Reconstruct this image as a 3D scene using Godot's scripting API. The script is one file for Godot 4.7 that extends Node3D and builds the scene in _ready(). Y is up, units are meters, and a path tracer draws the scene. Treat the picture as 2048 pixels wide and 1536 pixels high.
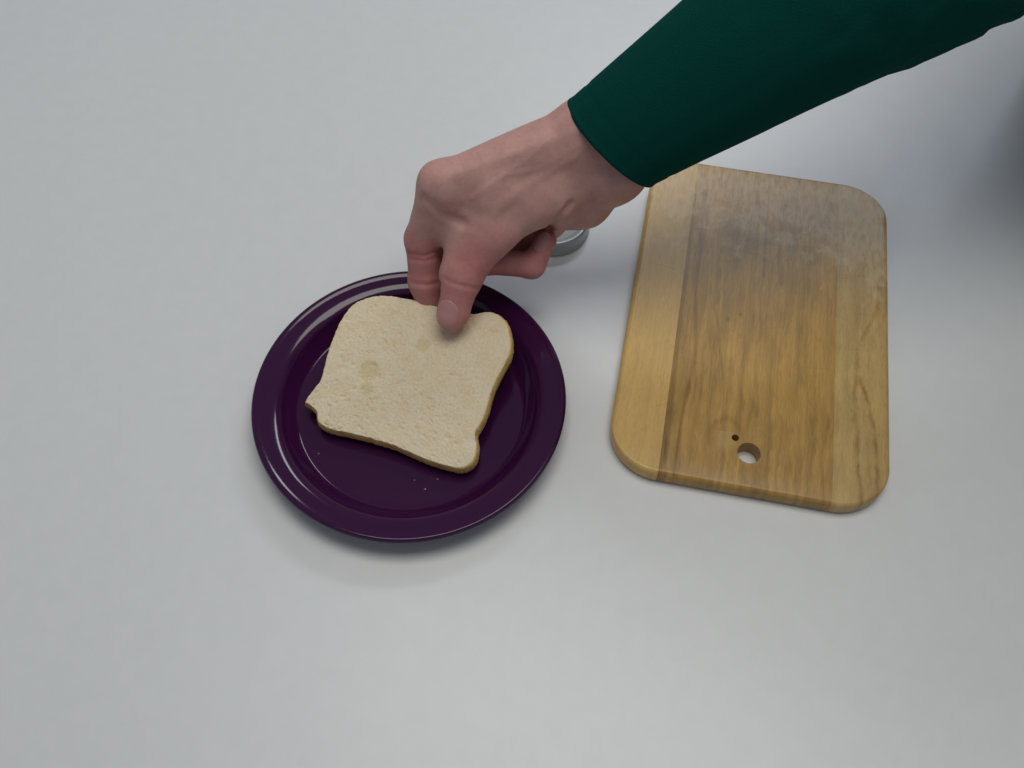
extends Node3D
# A hand takes a slice of bread from a purple plate; a wooden board lies beside it on a white table.

const PLATE_AT := Vector3(-0.0613, 0.0, -0.286)
const BOARD_AT := Vector3(0.1580, 0.0, -0.3527)
const BOARD_TURN := -0.1883
const BOARD_W := 0.1639
const BOARD_L := 0.2512
const BOARD_T := 0.0112
const SEAM_A := -0.0505
const SEAM_B := 0.0487

var rng := RandomNumberGenerator.new()


# ------------------------------------------------------------------ helpers
func tag(o: Node, label: String, category: String, group := "") -> void:
	o.set_meta("label", label)
	o.set_meta("category", category)
	if group != "":
		o.set_meta("group", group)


func thing(called: String, label: String, category: String, at := Vector3.ZERO, turn := 0.0, group := "") -> Node3D:
	var o := Node3D.new()
	o.name = called
	o.position = at
	o.rotation.y = turn
	tag(o, label, category, group)
	add_child(o, true)
	return o


func part(called: String, mesh: Mesh, mat: Material, parent: Node) -> MeshInstance3D:
	var o := MeshInstance3D.new()
	o.name = called
	o.mesh = mesh
	o.material_override = mat
	parent.add_child(o, true)
	return o


func solid(srgb: Color, rough: float, spec := 0.5) -> StandardMaterial3D:
	var m := StandardMaterial3D.new()
	m.albedo_color = srgb
	m.roughness = rough
	m.metallic_specular = spec
	return m


func lin(r: float, g: float, b: float) -> Color:
	return Color(r, g, b).linear_to_srgb()


func noise(sd: int, freq: float, octaves := 3, kind := FastNoiseLite.TYPE_SIMPLEX_SMOOTH) -> FastNoiseLite:
	var n := FastNoiseLite.new()
	n.seed = sd
	n.frequency = freq
	n.noise_type = kind
	n.fractal_octaves = octaves
	return n


func noise_tex(n: FastNoiseLite, size := 256) -> NoiseTexture2D:
	var t := NoiseTexture2D.new()
	t.width = size
	t.height = size
	t.seamless = true
	t.noise = n
	t.as_normal_map = true
	t.bump_strength = 4.0
	return t


func relief(m: StandardMaterial3D, tex: Texture2D, per_metre: float, strength: float) -> void:
	m.uv1_triplanar = true
	m.uv1_scale = Vector3.ONE * per_metre
	m.normal_enabled = true
	m.normal_texture = tex
	m.normal_scale = strength


func mesh_of(v: PackedVector3Array, n: PackedVector3Array, idx: PackedInt32Array, uv := PackedVector2Array(), col := PackedColorArray()) -> ArrayMesh:
	var a := []
	a.resize(Mesh.ARRAY_MAX)
	a[Mesh.ARRAY_VERTEX] = v
	a[Mesh.ARRAY_NORMAL] = n
	a[Mesh.ARRAY_INDEX] = idx
	if uv.size():
		a[Mesh.ARRAY_TEX_UV] = uv
	if col.size():
		a[Mesh.ARRAY_COLOR] = col
	var m := ArrayMesh.new()
	m.add_surface_from_arrays(Mesh.PRIMITIVE_TRIANGLES, a)
	return m


func smooth_normals(v: PackedVector3Array, idx: PackedInt32Array) -> PackedVector3Array:
	var n := PackedVector3Array()
	n.resize(v.size())
	for i in range(0, idx.size(), 3):
		var a := v[idx[i]]
		var f := (v[idx[i + 2]] - a).cross(v[idx[i + 1]] - a)
		for k in 3:
			n[idx[i + k]] += f
	for i in n.size():
		n[i] = n[i].normalized() if n[i].length_squared() > 0.0 else Vector3.UP
	return n


# rows x cols of points; wraps round in the columns when closed. Clockwise seen from outside when rows x cols is.
func sheet(rows: Array, closed: bool, flip := false) -> ArrayMesh:
	var v := PackedVector3Array()
	var idx := PackedInt32Array()
	var c: int = rows[0].size()
	for r in rows:
		v.append_array(r)
	for i in rows.size() - 1:
		for j in (c if closed else c - 1):
			var a := i * c + j
			var b := i * c + (j + 1) % c
			var d := a + c
			var e := b + c
			if flip:
				idx.append_array([a, b, d, b, e, d])
			else:
				idx.append_array([a, d, b, b, d, e])
	return mesh_of(v, smooth_normals(v, idx), idx)


func lathe(profile: PackedVector2Array, n: int, wide := 1.0) -> ArrayMesh:
	var rows := []
	for q in profile:
		var ring := PackedVector3Array()
		for k in n:
			var t := TAU * k / n
			ring.append(Vector3(cos(t) * q.x * wide, q.y, sin(t) * q.x * wide))
		rows.append(ring)
	return sheet(rows, true)


# a closed or open smooth line through points
func spline2(p: PackedVector2Array, each: int, closed: bool) -> PackedVector2Array:
	var out := PackedVector2Array()
	var n := p.size()
	for i in (n if closed else n - 1):
		var a := p[(i - 1 + n) % n] if closed else p[maxi(i - 1, 0)]
		var b := p[i]
		var c := p[(i + 1) % n]
		var d := p[(i + 2) % n] if closed else p[mini(i + 2, n - 1)]
		for k in each:
			out.append(b.cubic_interpolate(c, a, d, float(k) / each))
	if not closed:
		out.append(p[n - 1])
	return out


# ------------------------------------------------------------------ distance fields for bodies
class Bone:
	var a: Vector3
	var ab: Vector3
	var l2: float
	var ra: float
	var dr: float

	func _init(p: Vector3, q: Vector3, r0: float, r1: float) -> void:
		a = p
		ab = q - p
		l2 = maxf(ab.length_squared(), 1e-12)
		ra = r0
		dr = r1 - r0

	func d(p: Vector3) -> float:
		var t := clampf((p - a).dot(ab) / l2, 0.0, 1.0)
		return (p - a - ab * t).length() - ra - dr * t


class Flesh:
	var trunk: Array[Bone] = []      # joined smoothly to each other
	var limbs: Array = []            # each an Array[Bone]; joined to the trunk, never to one another
	var joins := PackedFloat32Array()
	var k_trunk := 0.010
	var k_limb := 0.004
	var creases: Array = []          # [PackedVector3Array, radius, depth]
	var bumps: Array = []            # [centre, radius, height]

	static func smin(a: float, b: float, k: float) -> float:
		var h := maxf(k - absf(a - b), 0.0) / k
		return minf(a, b) - h * h * k * 0.25

	func d(p: Vector3) -> float:
		var t := 1.0
		for b in trunk:
			t = smin(t, b.d(p), k_trunk)
		var best := t
		for i in limbs.size():
			var l := 1.0
			for b: Bone in limbs[i]:
				l = smin(l, b.d(p), k_limb)
			best = minf(best, smin(t, l, joins[i]))
		if best < 0.012 and best > -0.012:
			for c in creases:
				var line: PackedVector3Array = c[0]
				var near := 1.0
				for i in line.size() - 1:
					near = minf(near, p.distance_to(Geometry3D.get_closest_point_to_segment(p, line[i], line[i + 1])))
				var w: float = near / c[1]
				if w < 3.0:
					best += c[2] * exp(-w * w)
			for c in bumps:
				var w: float = p.distance_to(c[0]) / c[1]
				if w < 3.0:
					best -= c[2] * exp(-w * w)
		return best


# surface nets: one vertex in each cell that the surface crosses, one quad round each crossed edge
func nets(f: Flesh, lo: Vector3, hi: Vector3, cell: float, v: PackedVector3Array, n: PackedVector3Array, idx: PackedInt32Array) -> void:
	var s := Vector3i(((hi - lo) / cell).ceil()) + Vector3i.ONE
	s = Vector3i((s.x + 3) / 4 * 4 + 1, (s.y + 3) / 4 * 4 + 1, (s.z + 3) / 4 * 4 + 1)
	var field := PackedFloat32Array()
	field.resize(s.x * s.y * s.z)
	field.fill(1.0)
	for bx in range(0, s.x - 1, 4):
		for by in range(0, s.y - 1, 4):
			for bz in range(0, s.z - 1, 4):
				var m := f.d(lo + Vector3(bx + 2, by + 2, bz + 2) * cell)
				if absf(m) > cell * 4.4:
					if m < 0.0:
						for x in range(bx, bx + 5):
							for y in range(by, by + 5):
								for z in range(bz, bz + 5):
									if field[(x * s.y + y) * s.z + z] == 1.0:
										field[(x * s.y + y) * s.z + z] = -1.0
					continue
				for x in range(bx, bx + 5):
					for y in range(by, by + 5):
						for z in range(bz, bz + 5):
							var at := (x * s.y + y) * s.z + z
							if absf(field[at]) == 1.0:
								field[at] = f.d(lo + Vector3(x, y, z) * cell)
	var first := v.size()
	var cellv := {}
	var sx := s.y * s.z
	var offs := [0, sx, s.z, sx + s.z, 1, sx + 1, s.z + 1, sx + s.z + 1]
	var edges := [[0, 1], [2, 3], [4, 5], [6, 7], [0, 2], [1, 3], [4, 6], [5, 7], [0, 4], [1, 5], [2, 6], [3, 7]]
	for x in s.x - 1:
		for y in s.y - 1:
			for z in s.z - 1:
				var at := (x * s.y + y) * s.z + z
				var inside := 0
				for o: int in offs:
					if field[at + o] < 0.0:
						inside += 1
				if inside == 0 or inside == 8:
					continue
				var sum := Vector3.ZERO
				var cnt := 0
				for e: Array in edges:
					var fa := field[at + offs[e[0]]]
					var fb := field[at + offs[e[1]]]
					if (fa < 0.0) != (fb < 0.0):
						var t := fa / (fa - fb)
						var pa := Vector3(e[0] & 1, (e[0] >> 1) & 1, e[0] >> 2)
						var pb := Vector3(e[1] & 1, (e[1] >> 1) & 1, e[1] >> 2)
						sum += pa.lerp(pb, t)
						cnt += 1
				var p := lo + (Vector3(x, y, z) + sum / cnt) * cell
				var h := cell * 0.35
				var d0 := f.d(p)
				var g := Vector3(f.d(p + Vector3(h, 0, 0)) - d0, f.d(p + Vector3(0, h, 0)) - d0, f.d(p + Vector3(0, 0, h)) - d0).normalized()
				p -= g * clampf(d0, -cell, cell)
				cellv[at] = v.size()
				v.append(p)
				n.append(g)
	for at: int in cellv:
		var z := at % s.z
		var y := (at / s.z) % s.y
		var x := at / sx
		for axis in 3:
			var step: int = [sx, s.z, 1][axis]
			var u: int = [s.z, 1, sx][axis]
			var w: int = [1, sx, s.z][axis]
			if [y, z, x][axis] == 0 or [z, x, y][axis] == 0:
				continue
			var fa := field[at]
			var fb := field[at + step]
			if (fa < 0.0) == (fb < 0.0):
				continue
			if not (cellv.has(at - u) and cellv.has(at - w) and cellv.has(at - u - w)):
				continue
			var q := [cellv[at], cellv[at - u], cellv[at - u - w], cellv[at - w]]
			if fa < 0.0:
				idx.append_array([q[0], q[2], q[1], q[0], q[3], q[2]])
			else:
				idx.append_array([q[0], q[1], q[2], q[0], q[2], q[3]])


func chain(points: Array, radii: Array) -> Array[Bone]:
	var out: Array[Bone] = []
	for i in points.size() - 1:
		out.append(Bone.new(points[i], points[i + 1], radii[i], radii[i + 1]))
	return out


# ------------------------------------------------------------------ the scene
func _ready() -> void:
	rng.seed = 11
	# camera
	var cam := Camera3D.new()
	cam.name = "camera"
	cam.position = Vector3(0, 0.5033, 0)
	cam.basis = Basis(Vector3.RIGHT, deg_to_rad(-58.758)) * Basis(Vector3.BACK, deg_to_rad(0.504))
	cam.fov = 44.373
	cam.near = 0.02
	cam.far = 30.0
	add_child(cam)
	cam.current = true
	# surroundings: a plain pale room
	var env := Environment.new()
	env.background_mode = Environment.BG_COLOR
	env.background_color = lin(0.165, 0.172, 0.196)
	env.tonemap_mode = Environment.TONE_MAPPER_LINEAR
	env.tonemap_exposure = 1.09
	env.sdfgi_enabled = true
	env.ssao_enabled = true
	env.ssil_enabled = true
	var we := WorldEnvironment.new()
	we.name = "environment"
	we.environment = env
	add_child(we)
	# ceiling lamps
	ceiling_light("white ceiling light panel straight above the plate", Vector3(0.15, 1.75, -0.45), 0.0, Vector2(1.2, 0.75), 1.05, Color(0.995, 0.985, 0.95))
	ceiling_light("white ceiling light panel beyond the cutting board", Vector3(0.70, 1.75, -2.10), 0.0, Vector2(1.2, 0.4), 1.3, Color(0.93, 0.96, 1.0))

	build_table()
	build_plate()
	await build_board()
	build_lid()
	build_bread()
	build_person()
	build_crumbs()


func ceiling_light(label: String, at: Vector3, turn: float, size: Vector2, energy: float, tint: Color) -> void:
	var t := thing("ceiling_light", label, "ceiling light", at, turn, "ceiling lights over the table")
	var white := solid(lin(0.7, 0.7, 0.7), 0.5)
	var w := 0.02
	for k in 4:
		var b := BoxMesh.new()
		b.size = Vector3(size.x + 2 * w, 0.05, w) if k < 2 else Vector3(w, 0.05, size.y)
		var f := part("frame", b, white, t)
		f.position = [Vector3(0, 0.02, size.y / 2 + w / 2), Vector3(0, 0.02, -size.y / 2 - w / 2), Vector3(size.x / 2 + w / 2, 0.02, 0), Vector3(-size.x / 2 - w / 2, 0.02, 0)][k]
	var back := BoxMesh.new()
	back.size = Vector3(size.x, 0.01, size.y)
	part("housing", back, white, t).position.y = 0.04
	var glow := StandardMaterial3D.new()
	glow.albedo_color = Color(0.9, 0.9, 0.9)
	glow.emission_enabled = true
	glow.emission = tint
	glow.emission_energy_multiplier = 0.8
	var d := BoxMesh.new()
	d.size = Vector3(size.x - 0.002, 0.006, size.y - 0.002)
	part("diffuser", d, glow, t)
	var l := AreaLight3D.new()
	l.name = "lamp"
	l.area_size = size
	l.area_normalize_energy = true
	l.light_energy = energy
	l.light_color = tint
	l.shadow_enabled = true
	l.position.y = -0.006
	l.rotation.x = -PI / 2
	l.set("area_range", 8.0)
	t.add_child(l)


func build_table() -> void:
	var m := solid(Color.WHITE, 0.36, 0.5)
	var im := Image.create(512, 512, false, Image.FORMAT_RGB8)
	var a := noise(3, 0.006, 3)
	var b := noise(4, 0.09, 3)
	for y in 512:
		for x in 512:
			var k := 1.0 + 0.006 * a.get_noise_2d(x, y) + 0.02 * b.get_noise_2d(x, y)
			im.set_pixel(x, y, lin(0.684 * k, 0.702 * k, 0.708 * k))
	m.albedo_texture = ImageTexture.create_from_image(im)
	m.uv1_triplanar = true
	m.uv1_scale = Vector3.ONE * 1.3
	m.normal_enabled = true
	m.normal_texture = noise_tex(noise(5, 0.05, 3), 256)
	m.normal_scale = 0.02
	# slab with rounded edges
	var rows := []
	var r := 0.006
	for k in 9:
		var t := PI / 2 * k / 8.0
		rows.append(table_ring(r - r * sin(t), -r + r * cos(t)))
	rows.append(table_ring(0.0, -0.03))
	var v := PackedVector3Array()
	var o := part("tabletop", sheet(rows, true), m, self)
	o.set_meta("kind", "structure")
	tag(o, "plain white laminate tabletop under the plate and the board", "table")
	# the flat top inside the rounded edge
	var top := table_ring(r, 0.0)
	var idx := PackedInt32Array()
	for i in top.size() - 2:
		idx.append_array([0, i + 1, i + 2])
	var up := PackedVector3Array()
	up.resize(top.size())
	up.fill(Vector3.UP)
	var joined := ArrayMesh.new()
	joined.add_surface_from_arrays(Mesh.PRIMITIVE_TRIANGLES, o.mesh.surface_get_arrays(0))
	joined.add_surface_from_arrays(Mesh.PRIMITIVE_TRIANGLES, mesh_of(top, up, idx).surface_get_arrays(0))
	o.mesh = joined


func table_ring(inset: float, y: float) -> PackedVector3Array:
	var out := PackedVector3Array()
	var x0 := -1.0 + inset
	var x1 := 0.47 - inset
	var z0 := -1.25 + inset
	var z1 := 0.45 - inset
	var r := 0.03 - inset
	for c in [[x1 - r, z1 - r, 0.0], [x0 + r, z1 - r, 0.5], [x0 + r, z0 + r, 1.0], [x1 - r, z0 + r, 1.5]]:
		for k in 7:
			var t: float = PI * (c[2] + k / 12.0)
			out.append(Vector3(c[0] + r * cos(t), y, c[1] + r * sin(t)))
	return out


func build_plate() -> void:
	var glaze := solid(lin(0.036, 0.0050, 0.040), 0.10, 0.45)
	relief(glaze, noise_tex(noise(8, 0.02, 2), 256), 14.0, 0.02)
	glaze.clearcoat_enabled = false
	var t := thing("dinner_plate", "glossy dark purple round plate with a raised rim", "plate", PLATE_AT)
	# inside face, from the lip to the middle
	var inner := PackedVector2Array([Vector2(0.0916, 0.0186), Vector2(0.0906, 0.0193), Vector2(0.0892, 0.0192), Vector2(0.0870, 0.0186), Vector2(0.0840, 0.01825), Vector2(0.0818, 0.0179), Vector2(0.0800, 0.0174), Vector2(0.0784, 0.0167), Vector2(0.0768, 0.0157), Vector2(0.0754, 0.0143), Vector2(0.0735, 0.0116), Vector2(0.0712, 0.0090), Vector2(0.0690, 0.0068), Vector2(0.0676, 0.0058), Vector2(0.0662, 0.0054), Vector2(0.0645, 0.0053), Vector2(0.0600, 0.0053), Vector2(0.04, 0.0053), Vector2(0.02, 0.0053), Vector2(0.00002, 0.0053)])
	var under := PackedVector2Array([Vector2(0.00002, 0.0018), Vector2(0.048, 0.0018), Vector2(0.0495, 0.0012), Vector2(0.0505, 0.0001), Vector2(0.053, 0.0001), Vector2(0.0545, 0.0014), Vector2(0.058, 0.0022), Vector2(0.066, 0.0038), Vector2(0.074, 0.0075), Vector2(0.081, 0.0120), Vector2(0.088, 0.0150), Vector2(0.0912, 0.0164), Vector2(0.0921, 0.0174), Vector2(0.0916, 0.0186)])
	var o := part("body", lathe(spline2(under, 6, false), 256, 1.018), glaze, t)
	var i := part("well", lathe(spline2(inner, 8, false), 256, 1.018), glaze, t)
	# the flat rim and the foot are the same glaze
	i.name = "upper_face"
	o.name = "underside"


func build_board() -> void:
	var t := thing("cutting_board", "rounded wooden cutting board with a hanging hole, at right", "cutting board", BOARD_AT, BOARD_TURN)
	var tex := wood_texture()
	var bump: Texture2D = tex[1]
	var m := solid(Color.WHITE, 0.34, 0.45)
	m.albedo_texture = tex[0]
	m.heightmap_enabled = true
	m.heightmap_texture = bump
	m.heightmap_scale = 0.012
	part("wood_strip", board_strip(-BOARD_W / 2, SEAM_A - 0.00001), m, t).set_meta("label", "pale straw-coloured strip")
	var mid := board_strip(SEAM_A + 0.00001, SEAM_B - 0.00001)
	# two holes through the middle strip
	var csg := CSGCombiner3D.new()
	add_child(csg)
	var body := CSGMesh3D.new()
	body.mesh = mid
	body.material = m
	csg.add_child(body)
	for h in [[0.0003, 0.1018, 0.0068, 0.05], [-0.0083, 0.0932, 0.0022, 0.02]]:
		var c := CSGCylinder3D.new()
		c.radius = h[2]
		c.height = h[3]
		c.sides = 40
		c.operation = CSGShape3D.OPERATION_SUBTRACTION
		c.position = Vector3(h[0], 0.0 if h[3] > 0.03 else BOARD_T + 0.001, h[1])
		c.material = m
		csg.add_child(c)
		var cone := CSGCylinder3D.new()
		cone.cone = true
		cone.radius = h[2] + 0.003
		cone.height = h[2] + 0.003
		cone.sides = 40
		cone.operation = CSGShape3D.OPERATION_SUBTRACTION
		cone.position = Vector3(h[0], BOARD_T + 0.0024 - (h[2] + 0.003) / 2.0, h[1])
		cone.rotation.x = PI
		cone.material = m
		# csg.add_child(cone)
		cone.free()
	await get_tree().process_frame
	await get_tree().process_frame
	var baked: ArrayMesh = csg.bake_static_mesh()
	csg.queue_free()
	remove_child(csg)
	part("wood_strip", flat_uv(baked), m, t).set_meta("label", "broad honey-brown strip with the holes")
	part("wood_strip", board_strip(SEAM_B + 0.00001, BOARD_W / 2), m, t).set_meta("label", "straw strip with dark wavy grain")


# texture coordinates of a board piece from its place on the board
func flat_uv(am: ArrayMesh) -> ArrayMesh:
	var out := ArrayMesh.new()
	for s in am.get_surface_count():
		var a := am.surface_get_arrays(s)
		var v: PackedVector3Array = a[Mesh.ARRAY_VERTEX]
		var uv := PackedVector2Array()
		for p in v:
			uv.append(board_uv(p))
		a[Mesh.ARRAY_TEX_UV] = uv
		a[Mesh.ARRAY_TANGENT] = null
		out.add_surface_from_arrays(Mesh.PRIMITIVE_TRIANGLES, a)
	return out


func board_uv(p: Vector3) -> Vector2:
	return Vector2(p.x / 0.18 + 0.5, (p.z + (BOARD_T - p.y) * 0.35 * signf(p.z)) / 0.27 + 0.5)


# a strip of the board between two lines, cut from the rounded outline; closed, so that holes can be drilled in it
func board_strip(xa: float, xb: float) -> ArrayMesh:
	var corner := 0.031
	var rho := 0.0030
	var xs := PackedFloat32Array()
	var half := BOARD_W / 2
	var n := 40
	for i in n + 1:
		xs.append(lerpf(xa, xb, float(i) / n))
	if absf(xa + half) < 1e-5:
		xs.clear()
		for k in 13:
			xs.append(xa + rho * (1.0 - cos(PI / 2 * k / 12.0)))
		for k in range(1, 30):
			var f := k / 29.0
			xs.append(lerpf(xa + rho, xb, f))
	if absf(xb - half) < 1e-5:
		xs.clear()
		for k in 30:
			xs.append(lerpf(xa, xb - rho, k / 29.0))
		for k in range(1, 13):
			xs.append(xb - rho + rho * sin(PI / 2 * k / 12.0))
	var rows := []
	for x in xs:
		var e := half - absf(x)                       # distance from the long edge
		var lower := 0.0
		if e < rho:
			lower = rho - sqrt(maxf(rho * rho - (rho - e) * (rho - e), 0.0))
		var zl := BOARD_L / 2
		if e < corner:
			zl = BOARD_L / 2 - corner + sqrt(maxf(corner * corner - (corner - e) * (corner - e), 0.0))
		var y1 := BOARD_T - lower
		var y0 := minf(lower, rho * 0.7)
		var q := minf(rho, maxf((y1 - y0) / 2 - 0.0004, 0.0004))
		var loop := PackedVector3Array()
		for c in [[1, 1, 0.0], [1, 0, 1.5], [-1, 0, 1.0], [-1, 1, 0.5]]:
			for k in 7:
				var ang: float = PI * c[2] + PI / 2 * (1.0 - k / 6.0)
				var cz: float = c[0] * (zl - q)
				var cy: float = (y1 - q) if c[1] == 1 else (y0 + q)
				loop.append(Vector3(x, cy + q * sin(ang), cz + q * cos(ang)))
			if c[0] == 1 and c[1] == 0 or c[0] == -1 and c[1] == 1:
				var from := loop[loop.size() - 1]
				for k in range(1, 24):
					loop.append(Vector3(x, from.y, from.z - 2.0 * (zl - q) * c[0] * k / 24.0))
		rows.append(loop)
	var v := PackedVector3Array()
	var idx := PackedInt32Array()
	var c: int = rows[0].size()
	for r in rows:
		v.append_array(r)
	for i in rows.size() - 1:
		for j in c:
			var a: int = i * c + j
			var b: int = i * c + (j + 1) % c
			idx.append_array([a, a + c, b, b, a + c, b + c])
	var nrm := smooth_normals(v, idx)
	for end in 2:                                      # close both ends
		var row: PackedVector3Array = rows[0] if end == 0 else rows[rows.size() - 1]
		var at := v.size()
		var mid := Vector3.ZERO
		for p in row:
			mid += p / row.size()
			v.append(p)
			nrm.append(Vector3.LEFT if end == 0 else Vector3.RIGHT)
		v.append(mid)
		nrm.append(Vector3.LEFT if end == 0 else Vector3.RIGHT)
		for j in c:
			var a := at + j
			var b := at + (j + 1) % c
			if end == 0:
				idx.append_array([at + c, a, b])
			else:
				idx.append_array([at + c, b, a])
	var uv := PackedVector2Array()
	for p in v:
		uv.append(board_uv(p))
	return mesh_of(v, nrm, idx, uv)


func line_at(points: Array, z: float) -> float:
	if z < points[0].y or z > points[points.size() - 1].y:
		return 9.0
	for i in points.size() - 1:
		if z <= points[i + 1].y:
			var t: float = (z - points[i].y) / (points[i + 1].y - points[i].y)
			t = t * t * (3.0 - 2.0 * t)
			return lerpf(points[i].x, points[i + 1].x, t)
	return 9.0


func wood_texture() -> Array:
	var w := 720
	var h := 1080
	var im := Image.create(w, h, false, Image.FORMAT_RGB8)
	var bm := Image.create(w, h, false, Image.FORMAT_RGB8)
	var streak := noise(21, 1.0, 3)
	var fine := noise(22, 1.0, 2)
	var blot := noise(23, 1.0, 4)
	var wear_glare := noise(24, 1.0, 4)
	var pore := noise(25, 1.0, 1)
	var rings := noise(26, 1.0, 2)
	var broad := noise(27, 1.0, 2)
	var line_a := [Vector2(0.0790, -0.13), Vector2(0.0790, -0.078), Vector2(0.0750, -0.026), Vector2(0.0625, 0.020), Vector2(0.0605, 0.055), Vector2(0.0625, 0.085), Vector2(0.0655, 0.125)]
	var line_b := [Vector2(0.0640, 0.035), Vector2(0.0700, 0.060), Vector2(0.0735, 0.078), Vector2(0.0742, 0.118)]
	var line_c := [Vector2(-0.0430, -0.10), Vector2(-0.0420, -0.02), Vector2(-0.0375, 0.04), Vector2(-0.0410, 0.09), Vector2(-0.0415, 0.125)]
	var line_d := [Vector2(-0.028, 0.0), Vector2(-0.024, 0.02), Vector2(-0.019, 0.055)]
	var line_e := [Vector2(0.0005, -0.125), Vector2(0.0005, -0.07), Vector2(0.001, -0.03)]
	# scratches left by knives
	var cuts := []
	for k in 190:
		var c := Vector2(rng.randf_range(-0.07, 0.07), rng.randf_range(-0.115, -0.035) if k % 3 else rng.randf_range(-0.1, 0.1))
		var ang := rng.randf_range(-0.5, 0.5) + (PI / 2 if rng.randf() < 0.3 else 0.0)
		cuts.append([c, Vector2(cos(ang), sin(ang)) * rng.randf_range(0.004, 0.02)])
	for y in h:
		var z := ((y + 0.5) / h - 0.5) * 0.27
		var la := line_at(line_a, z)
		var lb := line_at(line_b, z)
		var lc := line_at(line_c, z)
		var ld := line_at(line_d, z)
		var le := line_at(line_e, z)
		for x0 in w:
			var x := ((x0 + 0.5) / w - 0.5) * 0.18
			var s := streak.get_noise_2d(x * 520.0, z * 18.0)
			var f := fine.get_noise_2d(x * 1900.0, z * 70.0)
			var b := blot.get_noise_2d(x * 55.0, z * 26.0)
			var w2 := broad.get_noise_2d(x * 170.0 + 0.5 * b, z * 6.0)
			var p := pore.get_noise_2d(x * 3200.0, z * 150.0)
			var c := Vector3.ZERO
			var dark := 0.0
			if x < SEAM_A:
				c = Vector3(0.600, 0.385, 0.125) * (1.0 + 0.05 * s + 0.06 * f + 0.08 * b + 0.08 * w2)
			elif x > SEAM_B:
				c = Vector3(0.500, 0.338, 0.130) * (1.0 + 0.09 * s + 0.06 * f + 0.14 * b + 0.14 * w2)
				var wob := 0.0007 * rings.get_noise_1d(z * 260.0)
				var gate := clampf(0.65 + 0.9 * rings.get_noise_1d(z * 45.0 + 40.0), 0.25, 1.0)
				dark += 0.30 * gate * exp(-pow((x - la - wob) / 0.0014, 2.0))
				dark += 0.34 * gate * exp(-pow((x - lb + wob) / 0.0013, 2.0))
				dark += 0.16 * exp(-pow((x - la - 0.006 - wob) / 0.0016, 2.0)) * gate
				dark += 0.12 * clampf(s * 2.0, 0.0, 1.0)
			else:
				var mid := 0.5 + 0.5 * sin((x * 900.0 + 6.0 * b + 3.0 * rings.get_noise_2d(x * 60.0, z * 9.0)))
				c = Vector3(0.425, 0.250, 0.066) * (1.0 + 0.16 * s + 0.12 * f + 0.22 * b + 0.24 * w2 + 0.07 * (mid - 0.5))
				# dark band beside the seam, and the cathedral lines
				var band := 0.0028 + 0.0014 * (z / 0.12)
				dark += 0.30 * smoothstep(band + 0.0008, band - 0.0008, x - SEAM_A) * smoothstep(-0.12, -0.05, z)
				dark += 0.32 * exp(-pow((x - lc) / 0.0013, 2.0))
				dark += 0.20 * exp(-pow((x - ld) / 0.0009, 2.0))
				dark += 0.30 * exp(-pow((x - le) / 0.0006, 2.0))
				for spot in [Vector2(-0.0115, 0.0025), Vector2(-0.0190, 0.0080)]:
					var sd := Vector2((x - spot.x) / 0.0011, (z - spot.y) / 0.0016).length()
					if sd < 3.0:
						dark += 0.38 * exp(-sd * sd)
				# figure round the little knot
				var kn := Vector2(x + 0.014, (z - 0.094) * 0.72)
				var r := kn.length() + 0.0012 * b
				dark += 0.18 * exp(-pow((r - 0.0095) / 0.0016, 2.0)) * smoothstep(0.105, 0.09, z)
				if r < 0.0075 and z > 0.09:
					c = c.lerp(Vector3(0.50, 0.345, 0.13), 0.65 * smoothstep(0.0085, 0.003, r))
				dark += 0.25 * clampf((s - 0.15) * 2.4, 0.0, 1.0) * smoothstep(0.05, 0.12, z)
			dark += 0.20 * clampf((p - 0.35) * 2.0, 0.0, 1.0)
			dark = clampf(dark, 0.0, 0.68)
			c *= Vector3(1.0 - 0.92 * dark, 1.0 - 1.08 * dark, 1.0 - 1.3 * dark)
			# scoured, oil-bare patches near the far end, lightened further to paint in glare
			var edge := -0.074 + 0.055 * wear_glare.get_noise_2d(x * 40.0, z * 40.0) + 0.012 * wear_glare.get_noise_2d(x * 200.0 + 7.0, z * 90.0)
			if x > 0.03:
				edge += 0.026 * smoothstep(0.03, 0.06, x)
			var wr := smoothstep(0.014, -0.010, z - edge) * smoothstep(0.05, 0.95, 0.58 + 0.55 * wear_glare.get_noise_2d(x * 190.0, z * 80.0 + 50.0) + 0.35 * wear_glare.get_noise_2d(x * 420.0, z * 90.0))
			var dark_patch := smoothstep(0.02, 0.10, wear_glare.get_noise_2d(x * 70.0 + 31.0, z * 60.0)) * smoothstep(0.5, 0.2, absf(z + 0.062) / 0.05) * smoothstep(0.07, 0.04, absf(x))  # slightly darker patches in a band short of the far end
			c = c.lerp(c * Vector3(0.88, 0.86, 0.84), dark_patch)
			c = c.lerp(Vector3(0.74, 0.560, 0.370), 0.42 * wr)
			im.set_pixel(x0, y, lin(clampf(c.x, 0, 1), clampf(c.y, 0, 1), clampf(c.z, 0, 1)))
			var g := clampf(0.6 + 0.12 * f + 0.10 * s - 0.25 * clampf((p - 0.3) * 2.0, 0, 1) + 0.12 * wr * wear_glare.get_noise_2d(x * 900.0, z * 700.0), 0, 1)
			bm.set_pixel(x0, y, Color(g, g, g))
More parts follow.
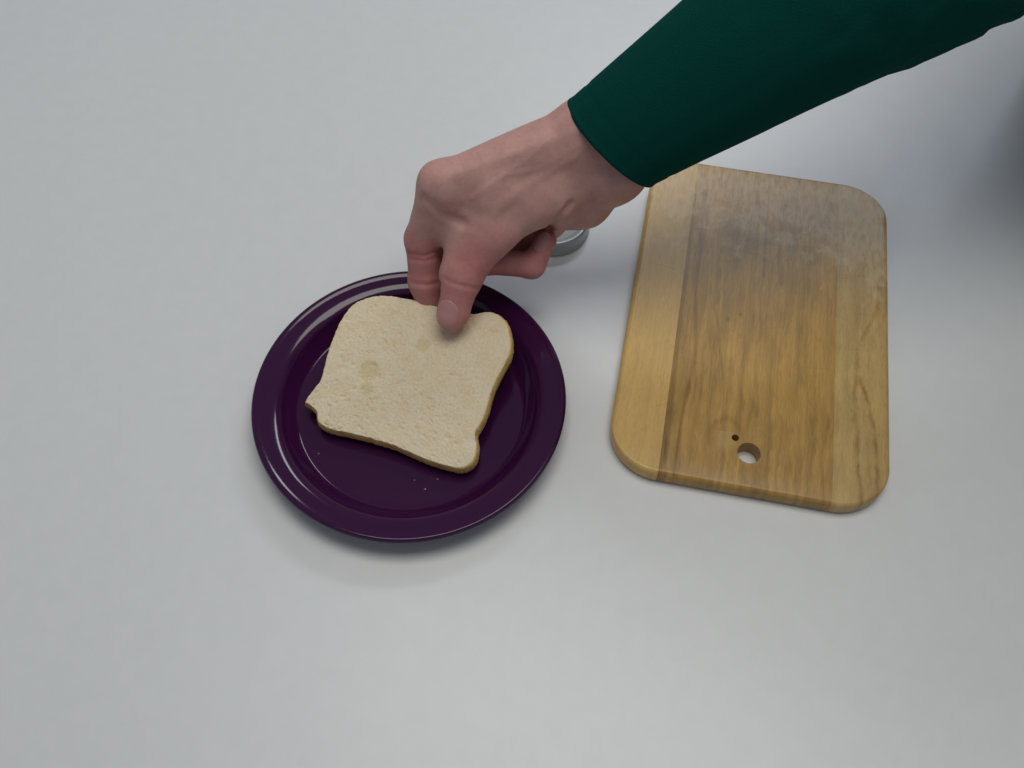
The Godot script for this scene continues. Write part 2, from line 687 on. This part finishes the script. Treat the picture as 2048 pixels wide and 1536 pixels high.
	for k in cuts:
		var steps := int(k[1].length() / 0.27 * h * 1.5)
		for i in steps:
			var q: Vector2 = k[0] + k[1] * (float(i) / steps - 0.5)
			var px := int((q.x / 0.18 + 0.5) * w)
			var py := int((q.y / 0.27 + 0.5) * h)
			if px > 1 and py > 1 and px < w - 1 and py < h - 1:
				var o := im.get_pixel(px, py)
				im.set_pixel(px, py, o.darkened(0.07) if k[0].y > -0.05 else o.lerp(Color(0.88, 0.79, 0.64), 0.20))
				var g2 := bm.get_pixel(px, py).r - 0.06
				bm.set_pixel(px, py, Color(g2, g2, g2))
	return [ImageTexture.create_from_image(im), ImageTexture.create_from_image(bm)]


func build_lid() -> void:
	var t := thing("jar_lid", "small round grey-green metal lid half hidden behind the hand", "lid", Vector3(0.0268, 0, -0.4330))
	var m := solid(lin(0.42, 0.455, 0.435), 0.34, 0.5)
	m.metallic = 0.55
	var side := PackedVector2Array([Vector2(0.0215, 0.0112), Vector2(0.0238, 0.0116), Vector2(0.0248, 0.0108), Vector2(0.0252, 0.0095), Vector2(0.0253, 0.0050), Vector2(0.0254, 0.0022), Vector2(0.0258, 0.0014), Vector2(0.0258, 0.0005), Vector2(0.0250, 0.0001), Vector2(0.0240, 0.0002)])
	var prof := spline2(side, 5, false)
	prof.reverse()
	part("skirt", lathe(prof, 96), m, t)
	var top := solid(lin(0.31, 0.325, 0.29), 0.35, 0.5)
	var face := PackedVector2Array([Vector2(0.0215, 0.0112), Vector2(0.0207, 0.0104), Vector2(0.0198, 0.0102), Vector2(0.01, 0.0102), Vector2(0.00002, 0.0102)])
	part("top_face", lathe(face, 96), top, t)


func build_bread() -> void:
	var outline := PackedVector2Array([Vector2(-0.0574, 0.0284), Vector2(-0.0551, 0.0193), Vector2(-0.0533, 0.0129), Vector2(-0.0543, 0.0036), Vector2(-0.0555, -0.0074), Vector2(-0.0555, -0.0152), Vector2(-0.0553, -0.0241), Vector2(-0.0539, -0.0316), Vector2(-0.0513, -0.0386), Vector2(-0.0463, -0.0438), Vector2(-0.0393, -0.0481), Vector2(-0.0315, -0.0504), Vector2(-0.0217, -0.0513), Vector2(-0.0116, -0.052), Vector2(-0.0022, -0.0515), Vector2(0.0118, -0.052), Vector2(0.0233, -0.0531), Vector2(0.0305, -0.0565), Vector2(0.0372, -0.0566), Vector2(0.044, -0.0528), Vector2(0.0497, -0.0437), Vector2(0.0523, -0.0341), Vector2(0.0513, -0.0263), Vector2(0.0497, -0.0157), Vector2(0.0489, -0.0062), Vector2(0.0495, 0.0035), Vector2(0.0487, 0.0133), Vector2(0.0475, 0.0193), Vector2(0.0506, 0.0261), Vector2(0.0517, 0.0342), Vector2(0.0495, 0.0388), Vector2(0.0457, 0.0417), Vector2(0.0398, 0.0425), Vector2(0.031, 0.0426), Vector2(0.0205, 0.042), Vector2(0.0054, 0.0398), Vector2(-0.0094, 0.0394), Vector2(-0.0255, 0.04), Vector2(-0.0344, 0.0407), Vector2(-0.0402, 0.0404), Vector2(-0.0452, 0.0384), Vector2(-0.0489, 0.0327), Vector2(-0.0541, 0.03)])
	var t := thing("bread_slice", "thick slice of pale white bread held over the purple plate", "bread", Vector3(-0.0605, 0.0258, -0.2901))
	t.basis = Basis(Vector3(0.9559, 0, 0.2936), Vector3(-0.0677, 0.9731, 0.2203), Vector3(-0.2857, -0.2305, 0.9302)).orthonormalized()
	var rough := noise(31, 1.0, 3)
	var line := spline2(outline, 12, true)
	var n := line.size()
	for i in n:
		var q := line[i]
		line[i] = q + q.normalized() * 0.00045 * rough.get_noise_2d(q.x * 900.0, q.y * 900.0)
	# crumb: a fine sheet with real pits
	var grain := noise(32, 1.0, 3)
	var lumps := noise(33, 1.0, 2)
	var tone := noise(34, 1.0, 3)
	var pores := []
	for k in 330:
		pores.append([Vector2(rng.randf_range(-0.055, 0.054), rng.randf_range(-0.055, 0.042)), rng.randf_range(0.0007, 0.0015), rng.randf_range(0.0006, 0.0019), rng.randf_range(0.8, 1.6), rng.randf_range(0.0, PI)])
	for k in [[0.0245, 0.0255, 0.0011, 1.1], [0.0322, 0.0262, 0.0013, 1.3], [0.0150, 0.0065, 0.0013, 1.0], [0.0375, -0.0290, 0.0013, 1.0], [-0.0195, 0.0010, 0.0012, 0.8], [0.0280, -0.0270, 0.0010, 0.7], [-0.0400, 0.0040, 0.0010, 0.7], [0.003, 0.009, 0.001, 0.7], [0.018, 0.024, 0.0009, 0.6], [-0.046, -0.004, 0.001, 0.6]]:
		pores.append([Vector2(k[0], k[1]), k[2] * 1.15, k[2] * 1.5, k[3], 0.2])
	var bins := {}
	for k in pores:
		var key := Vector2i(((k[0] as Vector2) / 0.004).floor())
		for dx in range(-1, 2):
			for dy in range(-1, 2):
				var kk := key + Vector2i(dx, dy)
				if not bins.has(kk):
					bins[kk] = []
				bins[kk].append(k)
	var rings := 112
	var v := PackedVector3Array()
	var col := PackedColorArray()
	var idx := PackedInt32Array()
	for r in rings + 1:
		var f := 0.002 + 0.978 * pow(float(r) / rings, 0.8)
		for i in n:
			var q := line[i] * f
			var h := 0.00022 * grain.get_noise_2d(q.x * 480.0, q.y * 480.0) + 0.00022 * lumps.get_noise_2d(q.x * 90.0, q.y * 90.0)
			for k: Array in bins.get(Vector2i((q / 0.004).floor()), []):
				var d: Vector2 = (q - k[0]).rotated(k[4])
				d.x /= k[3]
				var e: float = d.length() / k[1]
				if e < 2.0:
					h -= 0.42 * k[2] * exp(-e * e * 1.6)
			# broad shallow hollows
			h -= 0.0011 * exp(-pow((q - Vector2(-0.0265, 0.0)).length() / 0.0055, 4.0)) + 0.0007 * exp(-pow((q - Vector2(-0.0005, -0.0245)).length() / 0.0045, 4.0))
			h -= 0.0016 * exp(-pow((q - Vector2(0.0155, -0.0440)).length() / 0.0085, 2.0))
			h -= 0.0002 * smoothstep(0.970, 0.98, f)
			v.append(Vector3(q.x, h, q.y))
			var c := tone.get_noise_2d(q.x * 70.0, q.y * 70.0)
			var g := tone.get_noise_2d(q.x * 420.0 + 9.0, q.y * 420.0)
			var a := Color(0.765, 0.660, 0.490).lerp(Color(0.730, 0.612, 0.415), clampf(0.5 + 0.9 * c + 0.7 * g, 0.0, 1.0))
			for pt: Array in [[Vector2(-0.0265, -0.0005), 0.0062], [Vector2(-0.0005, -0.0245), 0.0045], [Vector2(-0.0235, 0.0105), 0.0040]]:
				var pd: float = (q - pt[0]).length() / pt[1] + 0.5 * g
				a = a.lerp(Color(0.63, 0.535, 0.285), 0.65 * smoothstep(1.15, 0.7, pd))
			var sp := tone.get_noise_2d(q.x * 520.0, q.y * 520.0 + 77.0)
			a = Color(a.r * (1.0 + 0.12 * sp), a.g * (1.0 + 0.125 * sp), a.b * (1.0 + 0.14 * sp))
			col.append(a)
	for r in rings:
		for i in n:
			var a := r * n + i
			var b := r * n + (i + 1) % n
			idx.append_array([a, b, a + n, b, b + n, a + n])
	var crumb := solid(Color.WHITE, 0.95, 0.2)
	crumb.vertex_color_use_as_albedo = true
	relief(crumb, noise_tex(noise(35, 0.06, 4), 256), 110.0, 0.15)
	crumb.subsurf_scatter_enabled = true
	crumb.subsurf_scatter_strength = 0.06
	part("crumb", mesh_of(v, smooth_normals(v, idx), idx, PackedVector2Array(), col), crumb, t)
	# crust: a rounded band round the edge, and the cut underside
	var rows := []
	var cc := PackedColorArray()
	var thick := 0.0098
	for k in 15:
		var s := k / 14.0
		var ring := PackedVector3Array()
		for i in n:
			var q := line[i]
			var tq := (line[(i + 1) % n] - line[(i - 1 + n) % n]).normalized()
			var out := Vector2(tq.y, -tq.x)
			if out.dot(q) < 0.0:
				out = -out
			var bulge := 0.0017 * sin(PI * minf(s * 0.78, 1.0)) - 0.0018 * (1.0 if k == 0 else 0.0)
			var jag := 0.0003 * rough.get_noise_3d(q.x * 700.0, q.y * 700.0, s * 5.0)
			var w := q + out * (bulge + jag - 0.0011)
			if k == 14:
				w = q * 0.97
			ring.append(Vector3(w.x, -0.0002 - thick * s, w.y))
			var b := clampf(0.45 + 0.9 * tone.get_noise_3d(q.x * 110.0, q.y * 110.0, s * 1.5), 0.0, 1.0)
			var cut := 1.0 if k < 2 else 0.0
			cc.append(Color(0.78, 0.54, 0.21).lerp(Color(0.60, 0.345, 0.105), b * (1.0 - 0.7 * cut)))
		rows.append(ring)
	var base := PackedVector3Array()
	for i in n:
		base.append(Vector3(line[i].x * 0.002, -0.0005 - thick, line[i].y * 0.002))
		cc.append(Color(0.7, 0.56, 0.29))
	rows.append(base)
	var crust := solid(Color.WHITE, 0.75, 0.35)
	crust.vertex_color_use_as_albedo = true
	relief(crust, noise_tex(noise(36, 0.04, 4), 256), 40.0, 0.6)
	var cm := sheet(rows, true, true)
	var arr := cm.surface_get_arrays(0)
	part("crust", mesh_of(arr[Mesh.ARRAY_VERTEX], arr[Mesh.ARRAY_NORMAL], arr[Mesh.ARRAY_INDEX], PackedVector2Array(), cc), crust, t)


func build_crumbs() -> void:
	var m := solid(lin(0.30, 0.22, 0.15), 0.9, 0.2)
	var where := ["alone below the slice's left corner", "largest of the three in front", "left of the largest crumb", "just below the crust"]
	var at := [Vector3(-0.1139, 0.0054, -0.2525), Vector3(-0.0498, 0.0054, -0.2301), Vector3(-0.0562, 0.0054, -0.2358), Vector3(-0.0429, 0.0054, -0.2366)]
	for k in 4:
		var s: float = [0.00045, 0.0006, 0.00035, 0.0004][k]
		var g := noise(60 + k, 1.0, 1)
		var rows := []
		for i in 7:
			var ring := PackedVector3Array()
			for j in 10:
				var a := PI * (i + 0.02) / 6.04
				var p := Vector3(sin(a) * cos(TAU * j / 10), cos(a), sin(a) * sin(TAU * j / 10))
				p *= s * (1.0 + 0.55 * g.get_noise_3dv(p * 1.7))
				ring.append(p * Vector3(1.25, 0.75, 1))
			rows.append(ring)
		var o := part("bread_crumb", sheet(rows, true), m, self)
		o.position = at[k] + Vector3(0, s * 0.6, 0)
		tag(o, "tiny pale bread crumb on the purple plate, " + where[k], "crumb", "bread crumbs on the plate")


# ------------------------------------------------------------------ the person
func build_person() -> void:
	var t := thing("person", "person in a dark green sweater reaching in from the upper right, pinching the bread", "person", Vector3.ZERO)
	var f := Flesh.new()
	var wa := Vector3(0.042, 0.1191, -0.4)
	var wb := Vector3(0.0573, 0.1029, -0.3888)
	var index := [Vector3(-0.0492, 0.0209, -0.3404), Vector3(-0.0537, 0.0441, -0.3516), Vector3(-0.0541, 0.0682, -0.3644), Vector3(-0.0411, 0.1069, -0.3722)]
	var ring := [Vector3(0.0196, 0.0594, -0.3711), Vector3(0.0116, 0.0485, -0.3608), Vector3(-0.0177, 0.0533, -0.3609), Vector3(-0.0348, 0.0789, -0.3954)]
	var middle := [Vector3(-0.0397, 0.0170, -0.3495), Vector3(-0.0446, 0.0309, -0.3626), Vector3(-0.0477, 0.0521, -0.3764), Vector3(-0.0414, 0.0930, -0.3860)]
	var pinky := [Vector3(0.0147, 0.0505, -0.3833), Vector3(0.0106, 0.0390, -0.3759), Vector3(-0.0129, 0.0416, -0.3764), Vector3(-0.0276, 0.0668, -0.4026)]
	var thumb := [Vector3(-0.0353, 0.0479, -0.3251), Vector3(-0.0296, 0.0628, -0.3401), Vector3(-0.013, 0.0825, -0.3589), Vector3(0.0206, 0.0912, -0.3811)]
	f.trunk = [
		Bone.new(index[3], wa, 0.0118, 0.016), Bone.new(middle[3], wa, 0.0115, 0.015), Bone.new(ring[3], wb, 0.011, 0.015), Bone.new(pinky[3], wb, 0.010, 0.015),
		Bone.new(wa, wb, 0.0172, 0.0152), Bone.new(wa, Vector3(0.080, 0.1405, -0.4025), 0.0175, 0.0165), Bone.new(wb, Vector3(0.087, 0.1365, -0.398), 0.0152, 0.0152),
		Bone.new(wb, Vector3(0.0415, 0.0761, -0.3908), 0.016, 0.0155), Bone.new(Vector3(0.0415, 0.0761, -0.3908), pinky[3], 0.014, 0.010), Bone.new(Vector3(0.0415, 0.0761, -0.3908), Vector3(0.0267, 0.0703, -0.3871), 0.0155, 0.0125),
		Bone.new(thumb[2], thumb[3], 0.0126, 0.0155), Bone.new(thumb[3], wa, 0.015, 0.015),
		Bone.new(Vector3(-0.0297, 0.0769, -0.3575), Vector3(-0.0323, 0.0635, -0.3432), 0.0088, 0.0094), Bone.new(Vector3(-0.0373, 0.0959, -0.3695), Vector3(-0.0312, 0.0785, -0.3621), 0.0095, 0.0100),
		Bone.new(Vector3(-0.028, 0.094, -0.3702), thumb[2], 0.009, 0.0105), Bone.new(Vector3(-0.0121, 0.1015, -0.3711), thumb[3], 0.0135, 0.015),
	]
	f.limbs = [chain(index, [0.0086, 0.0097, 0.0103, 0.0120]), chain(thumb.slice(0, 3), [0.0092, 0.0112, 0.0126]), chain(ring, [0.0068, 0.0076, 0.0086, 0.011]), chain(pinky, [0.0064, 0.007, 0.008, 0.010]), chain(middle, [0.0080, 0.0092, 0.0100, 0.0118])]
	# the flat end of the thumb under its nail
	var fw := Vector3(0, -0.855, -0.5187)
	var ax: Vector3 = (thumb[0] - thumb[1]).normalized()
	var back: Vector3 = (-fw - ax * (-fw).dot(ax)).normalized()
	var dorsal := back.rotated(ax, 0.35)
	f.limbs[1].append(Bone.new(thumb[0], thumb[0] + ax * 0.0035 + dorsal * 0.0016, 0.0088, 0.0072))
	f.trunk.append(Bone.new(Vector3(0.0121, 0.0457, -0.3947), Vector3(-0.0099, 0.0401, -0.3836), 0.011, 0.010))
	f.trunk.append(Bone.new(Vector3(0.0213, 0.0523, -0.3940), Vector3(-0.0083, 0.0607, -0.3924), 0.0125, 0.0115))
	f.joins = PackedFloat32Array([0.008, 0.008, 0.003, 0.006, 0.006])
	f.creases = [
		# tendons and veins on the back of the hand stand proud
		[PackedVector3Array([Vector3(-0.0339, 0.1184, -0.3681), Vector3(-0.0049, 0.1250, -0.3752), Vector3(0.0333, 0.1342, -0.3864)]), 0.0030, -0.00060],
		[PackedVector3Array([Vector3(-0.0104, 0.1017, -0.3560), Vector3(0.0091, 0.1120, -0.3691), Vector3(0.0338, 0.1227, -0.3791)]), 0.0032, -0.00070],
		[PackedVector3Array([Vector3(-0.0229, 0.1090, -0.3603), Vector3(-0.0049, 0.1186, -0.3683), Vector3(0.0170, 0.1287, -0.3812)]), 0.0018, -0.00040],
		[PackedVector3Array([Vector3(-0.0049, 0.1186, -0.3683), Vector3(0.0144, 0.1204, -0.3713), Vector3(0.0364, 0.1274, -0.3828)]), 0.0016, -0.00035],
		[PackedVector3Array([Vector3(-0.0622, 0.0628, -0.3574), Vector3(-0.0522, 0.0653, -0.3539), Vector3(-0.0426, 0.0633, -0.3602)]), 0.0016, 0.0010],
		[PackedVector3Array([Vector3(-0.0622, 0.0598, -0.3560), Vector3(-0.0522, 0.0623, -0.3524), Vector3(-0.0426, 0.0603, -0.3590)]), 0.0014, 0.0006],
		[PackedVector3Array([Vector3(-0.0615, 0.049, -0.3462), Vector3(-0.0526, 0.0515, -0.3426), Vector3(-0.044, 0.0491, -0.3464)]), 0.0016, 0.0010],
		[PackedVector3Array([Vector3(-0.0387, 0.0692, -0.3332), Vector3(-0.0289, 0.0698, -0.3285), Vector3(-0.0195, 0.0666, -0.3289)]), 0.0015, 0.0007],
		[PackedVector3Array([Vector3(0.0333, 0.0908, -0.3727), Vector3(0.0277, 0.0856, -0.368), Vector3(0.0209, 0.0786, -0.3641)]), 0.0022, 0.0026],
		[PackedVector3Array([Vector3(-0.0493, 0.1085, -0.3594), Vector3(-0.0412, 0.1016, -0.3558), Vector3(-0.0288, 0.0955, -0.3535)]), 0.0030, 0.0026],
	]
	# lay the creases on the skin
	var lines := f.creases
	f.creases = []
	for c in lines:
		var on := PackedVector3Array()
		var dense: PackedVector3Array = []
		for i in c[0].size() - 1:
			for k in 8:
				dense.append(c[0][i].lerp(c[0][i + 1], k / 7.0))
		for p: Vector3 in dense:
			var dir := (p - Vector3(0, 0.5033, 0)).normalized()
			p -= dir * 0.03
			for k in 40:
				p += dir * f.d(p) * 0.8
			on.append(p)
		c[0] = on
	f.creases = lines
	var v := PackedVector3Array()
	var nrm := PackedVector3Array()
	var idx := PackedInt32Array()
	nets(f, Vector3(-0.08, 0.008, -0.432), Vector3(0.104, 0.165, -0.304), 0.0016, v, nrm, idx)
	# neck and head, above the table's right side
	var turn := Basis(Vector3.UP, deg_to_rad(62.0))
	var turned := Transform3D(turn, Vector3(0.50, 0.0, -0.46) - turn * Vector3(0.53, 0.0, -0.335))
	var hd := Flesh.new()
	hd.k_trunk = 0.03
	hd.trunk = [
		Bone.new(Vector3(0.53, 0.38, -0.335), Vector3(0.505, 0.50, -0.335), 0.055, 0.05), Bone.new(Vector3(0.485, 0.60, -0.335), Vector3(0.465, 0.57, -0.335), 0.083, 0.075),
		Bone.new(Vector3(0.455, 0.545, -0.335), Vector3(0.425, 0.505, -0.335), 0.055, 0.032), Bone.new(Vector3(0.400, 0.575, -0.335), Vector3(0.381, 0.548, -0.335), 0.008, 0.012),
		Bone.new(Vector3(0.48, 0.57, -0.418), Vector3(0.475, 0.545, -0.415), 0.010, 0.008), Bone.new(Vector3(0.48, 0.57, -0.252), Vector3(0.475, 0.545, -0.255), 0.010, 0.008),
	]
	var fv := PackedVector3Array()
	var fn := PackedVector3Array()
	var fi := PackedInt32Array()
	nets(hd, Vector3(0.34, 0.34, -0.45), Vector3(0.62, 0.72, -0.22), 0.010, fv, fn, fi)
	var blot := noise(41, 1.0, 3)
	var mott := noise(42, 1.0, 2)
	var col := PackedColorArray()
	for p in v:
		var tip := 0.0
		for i in 5:
			var near := 1.0
			for b: Bone in f.limbs[i].slice(0, 2):
				near = minf(near, b.d(p))
			tip = maxf(tip, 1.0 - smoothstep(-0.001, 0.006, near))
		var c := Color(0.510, 0.285, 0.250).lerp(Color(0.470, 0.170, 0.165), tip * 0.85)
		var k := 1.0 + 0.14 * blot.get_noise_3dv(p * 90.0) + 0.10 * mott.get_noise_3dv(p * 480.0)
		var r := 0.06 * blot.get_noise_3dv(p * 60.0 + Vector3(5, 5, 5))
		col.append(Color(c.r * k, c.g * k * (1.0 + r), c.b * k * (1.0 + r)))
	var skin := solid(Color.WHITE, 0.55, 0.45)
	skin.vertex_color_use_as_albedo = true
	skin.subsurf_scatter_enabled = true
	skin.subsurf_scatter_strength = 0.10
	var cell := noise(43, 0.08, 2, FastNoiseLite.TYPE_CELLULAR)
	cell.cellular_return_type = FastNoiseLite.RETURN_DISTANCE2_SUB
	relief(skin, noise_tex(cell, 256), 70.0, 0.5)
	part("body", mesh_of(v, nrm, idx, PackedVector2Array(), col), skin, t)
	var head := part("head", mesh_of(fv, fn, fi), solid(lin(0.48, 0.268, 0.205), 0.55), t)
	head.transform = turned
	# nails
	var nailm := solid(lin(0.465, 0.232, 0.212), 0.36, 0.5)
	part("fingernail", nail(f, thumb[0], ax, dorsal, 0.0093, -0.0080, 0.0088, 0.74), nailm, t)
	var mx: Vector3 = (ring[0] - ring[1]).normalized()
	var mb: Vector3 = (-fw - mx * (-fw).dot(mx)).normalized()
	part("fingernail", nail(f, ring[0], mx, mb.rotated(mx, -0.25), 0.0070, -0.0075, 0.0055, 0.66), nailm, t)
	# hair
	var hr := Flesh.new()
	hr.k_trunk = 0.03
	hr.trunk = [Bone.new(Vector3(0.505, 0.615, -0.335), Vector3(0.52, 0.57, -0.335), 0.090, 0.085), Bone.new(Vector3(0.455, 0.655, -0.335), Vector3(0.50, 0.64, -0.335), 0.045, 0.06), Bone.new(Vector3(0.56, 0.54, -0.335), Vector3(0.585, 0.42, -0.335), 0.06, 0.035)]
	var hv := PackedVector3Array()
	var hn := PackedVector3Array()
	var hi := PackedInt32Array()
	nets(hr, Vector3(0.38, 0.36, -0.45), Vector3(0.66, 0.73, -0.22), 0.011, hv, hn, hi)
	part("hair", mesh_of(hv, hn, hi), solid(lin(0.05, 0.03, 0.018), 0.5), t).transform = turned
	build_sweater(t)


# a curved plate that lies on the end of a finger
func nail(f: Flesh, tip: Vector3, ax: Vector3, up: Vector3, r: float, s0: float, s1: float, wide: float) -> ArrayMesh:
	var side := ax.cross(up)
	var rows := []
	var rs := 14
	var cs := 13
	for i in rs + 3:
		var row := PackedVector3Array()
		var k := clampf(float(i - 1) / rs, 0.0, 1.0)
		var s := lerpf(s0, s1, k)
		var w := wide * (0.80 + 0.20 * sin(minf(k * 2.2, 1.0) * PI / 2)) * sqrt(clampf((k + 0.02) * 5.0, 0.05, 1.0))
		w *= 1.0 - 0.22 * smoothstep(0.82, 1.0, k)
		for j in cs:
			var a := (float(j) / (cs - 1) * 2.0 - 1.0)
			var ang := a * w * 1.12
			var skew := 0.0011 * a * a * smoothstep(0.5, 1.0, k)
			var foot := tip + ax * (s - skew)
			var dir := up * cos(ang) + side * sin(ang)
			var rad := r
			for n in 8:
				rad -= (f.d(foot + dir * rad) - 0.00035) * 0.8
			rad = maxf(rad, r * (1.0 - 0.20 * k * k))
			rad -= 0.0006 * pow(absf(a), 6.0)
			if i == 0 or i == rs + 2:
				rad -= 0.0010
			row.append(foot + dir * rad)
		rows.append(row)
	return sheet(rows, false)


func build_sweater(t: Node3D) -> void:
	var m := solid(lin(0.0026, 0.0490, 0.0400), 0.95, 0.10)
	m.rim_enabled = true
	m.rim = 0.25
	m.rim_tint = 0.7
	relief(m, noise_tex(noise(51, 0.07, 3), 256), 60.0, 1.4)
	# sleeve: swept round the arm from the cuff to the shoulder
	var path := PackedVector3Array([Vector3(0.0547, 0.1193, -0.3928), Vector3(0.0828, 0.1401, -0.4), Vector3(0.1243, 0.17, -0.4107), Vector3(0.1585, 0.1939, -0.4193), Vector3(0.196, 0.214, -0.4290), Vector3(0.226, 0.234, -0.4375), Vector3(0.275, 0.268, -0.480), Vector3(0.33, 0.312, -0.545), Vector3(0.39, 0.355, -0.60)])
	var ra := [0.0330, 0.0368, 0.0430, 0.0480, 0.0530, 0.0555, 0.059, 0.063, 0.070]
	var rb := [0.0262, 0.0310, 0.0380, 0.0430, 0.0480, 0.0510, 0.055, 0.060, 0.068]
	var curve := Curve3D.new()
	for i in path.size():
		var tan := (path[mini(i + 1, path.size() - 1)] - path[maxi(i - 1, 0)]) / 6.0
		curve.add_point(path[i], -tan, tan)
	var total := curve.get_baked_length()
	var stops := PackedFloat32Array()
	for p in path:
		stops.append(curve.get_closest_offset(p))
	var fold := noise(52, 1.0, 2)
	var wave := noise(53, 1.0, 2)
	var fw := Vector3(0, -0.855, -0.5187)
	var rows := []
	var steps := 150
	for i in range(-14, steps + 1):
		var s := total * pow(maxf(float(i), 0.0) / steps, 1.25)
		var thick := 0.0
		if i < 0:                                       # the hem: rolled over, then back up inside
			var a := minf(float(-i) / 6.0, 1.0) * PI
			thick = -0.0012 + 0.0012 * cos(a)
			s = -0.0012 * sin(a) if -i <= 6 else (-i - 6) * 0.0025
			if -i > 6:
				thick = -0.0024
		var so := maxf(s, 0.0)
		var p := curve.sample_baked(so)
		var tan := (curve.sample_baked(minf(so + 0.004, total)) - curve.sample_baked(maxf(so - 0.004, 0.0))).normalized()
		if s < 0.0:
			p += tan * s
		var n1 := tan.cross(fw).normalized()
		var n2 := tan.cross(n1).normalized()
		var k := 0
		while k < path.size() - 2 and so > stops[k + 1]:
			k += 1
		var u := clampf((so - stops[k]) / (stops[k + 1] - stops[k]), 0.0, 1.0)
		var a0 := lerpf(ra[k], ra[k + 1], u)
		var b0 := lerpf(rb[k], rb[k + 1], u)
		var sgn := signf(n2.dot(-fw))
		var ringv := PackedVector3Array()
		for j in 120:
			var th := TAU * j / 120
			var far := smoothstep(0.06, 0.20, so)
			var dir := n1 * cos(th) * a0 + n2 * sin(th) * b0
			var q := Vector3(cos(th), sin(th), 0.0)
			var wr := 0.0022 * far * fold.get_noise_3d(q.x * 1.6, q.y * 1.6, so * 42.0 + q.x * 1.5) + 0.0035 * far * absf(wave.get_noise_3d(q.x * 1.1 + 4.0, q.y * 1.1, so * 24.0 - q.y * 1.2)) - 0.001 * far
			wr += 0.0005 * fold.get_noise_2d(th * 1.5, 3.0)
			if i >= 0:
				wr += 0.0005 * exp(-pow((so - 0.0005) / 0.0016, 2.0)) - 0.0009 * exp(-pow((so - 0.013) / 0.0009, 2.0))
			var slant := -0.0062 * cos(th) * (1.0 - smoothstep(0.0, 0.08, so)) - 0.0035 * sin(th) * sgn * (1.0 - smoothstep(0.0, 0.06, so))
			ringv.append(p + tan * slant + dir + dir.normalized() * (wr + thick))
		rows.append(ringv)
	part("sleeve", sheet(rows, true), m, t)
	# the rest of the sweater
	var f := Flesh.new()
	f.k_trunk = 0.06
	f.trunk = [
		Bone.new(Vector3(0.430, 0.23, -0.480), Vector3(0.600, -0.20, -0.660), 0.105, 0.115), Bone.new(Vector3(0.570, 0.23, -0.440), Vector3(0.710, -0.20, -0.620), 0.105, 0.115),
		Bone.new(Vector3(0.40, 0.36, -0.605), Vector3(0.500, 0.385, -0.460), 0.068, 0.06), Bone.new(Vector3(0.650, 0.365, -0.410), Vector3(0.500, 0.385, -0.460), 0.066, 0.06),
		Bone.new(Vector3(0.650, 0.36, -0.410), Vector3(0.730, 0.10, -0.380), 0.058, 0.052), Bone.new(Vector3(0.730, 0.10, -0.380), Vector3(0.670, -0.14, -0.340), 0.05, 0.04),
		Bone.new(Vector3(0.40, 0.36, -0.605), Vector3(0.36, 0.338, -0.563), 0.070, 0.062),
	]
	var v := PackedVector3Array()
	var n := PackedVector3Array()
	var idx := PackedInt32Array()
	nets(f, Vector3(0.24, -0.34, -0.84), Vector3(0.86, 0.48, -0.24), 0.014, v, n, idx)
	part("sweater", mesh_of(v, n, idx), m, t)
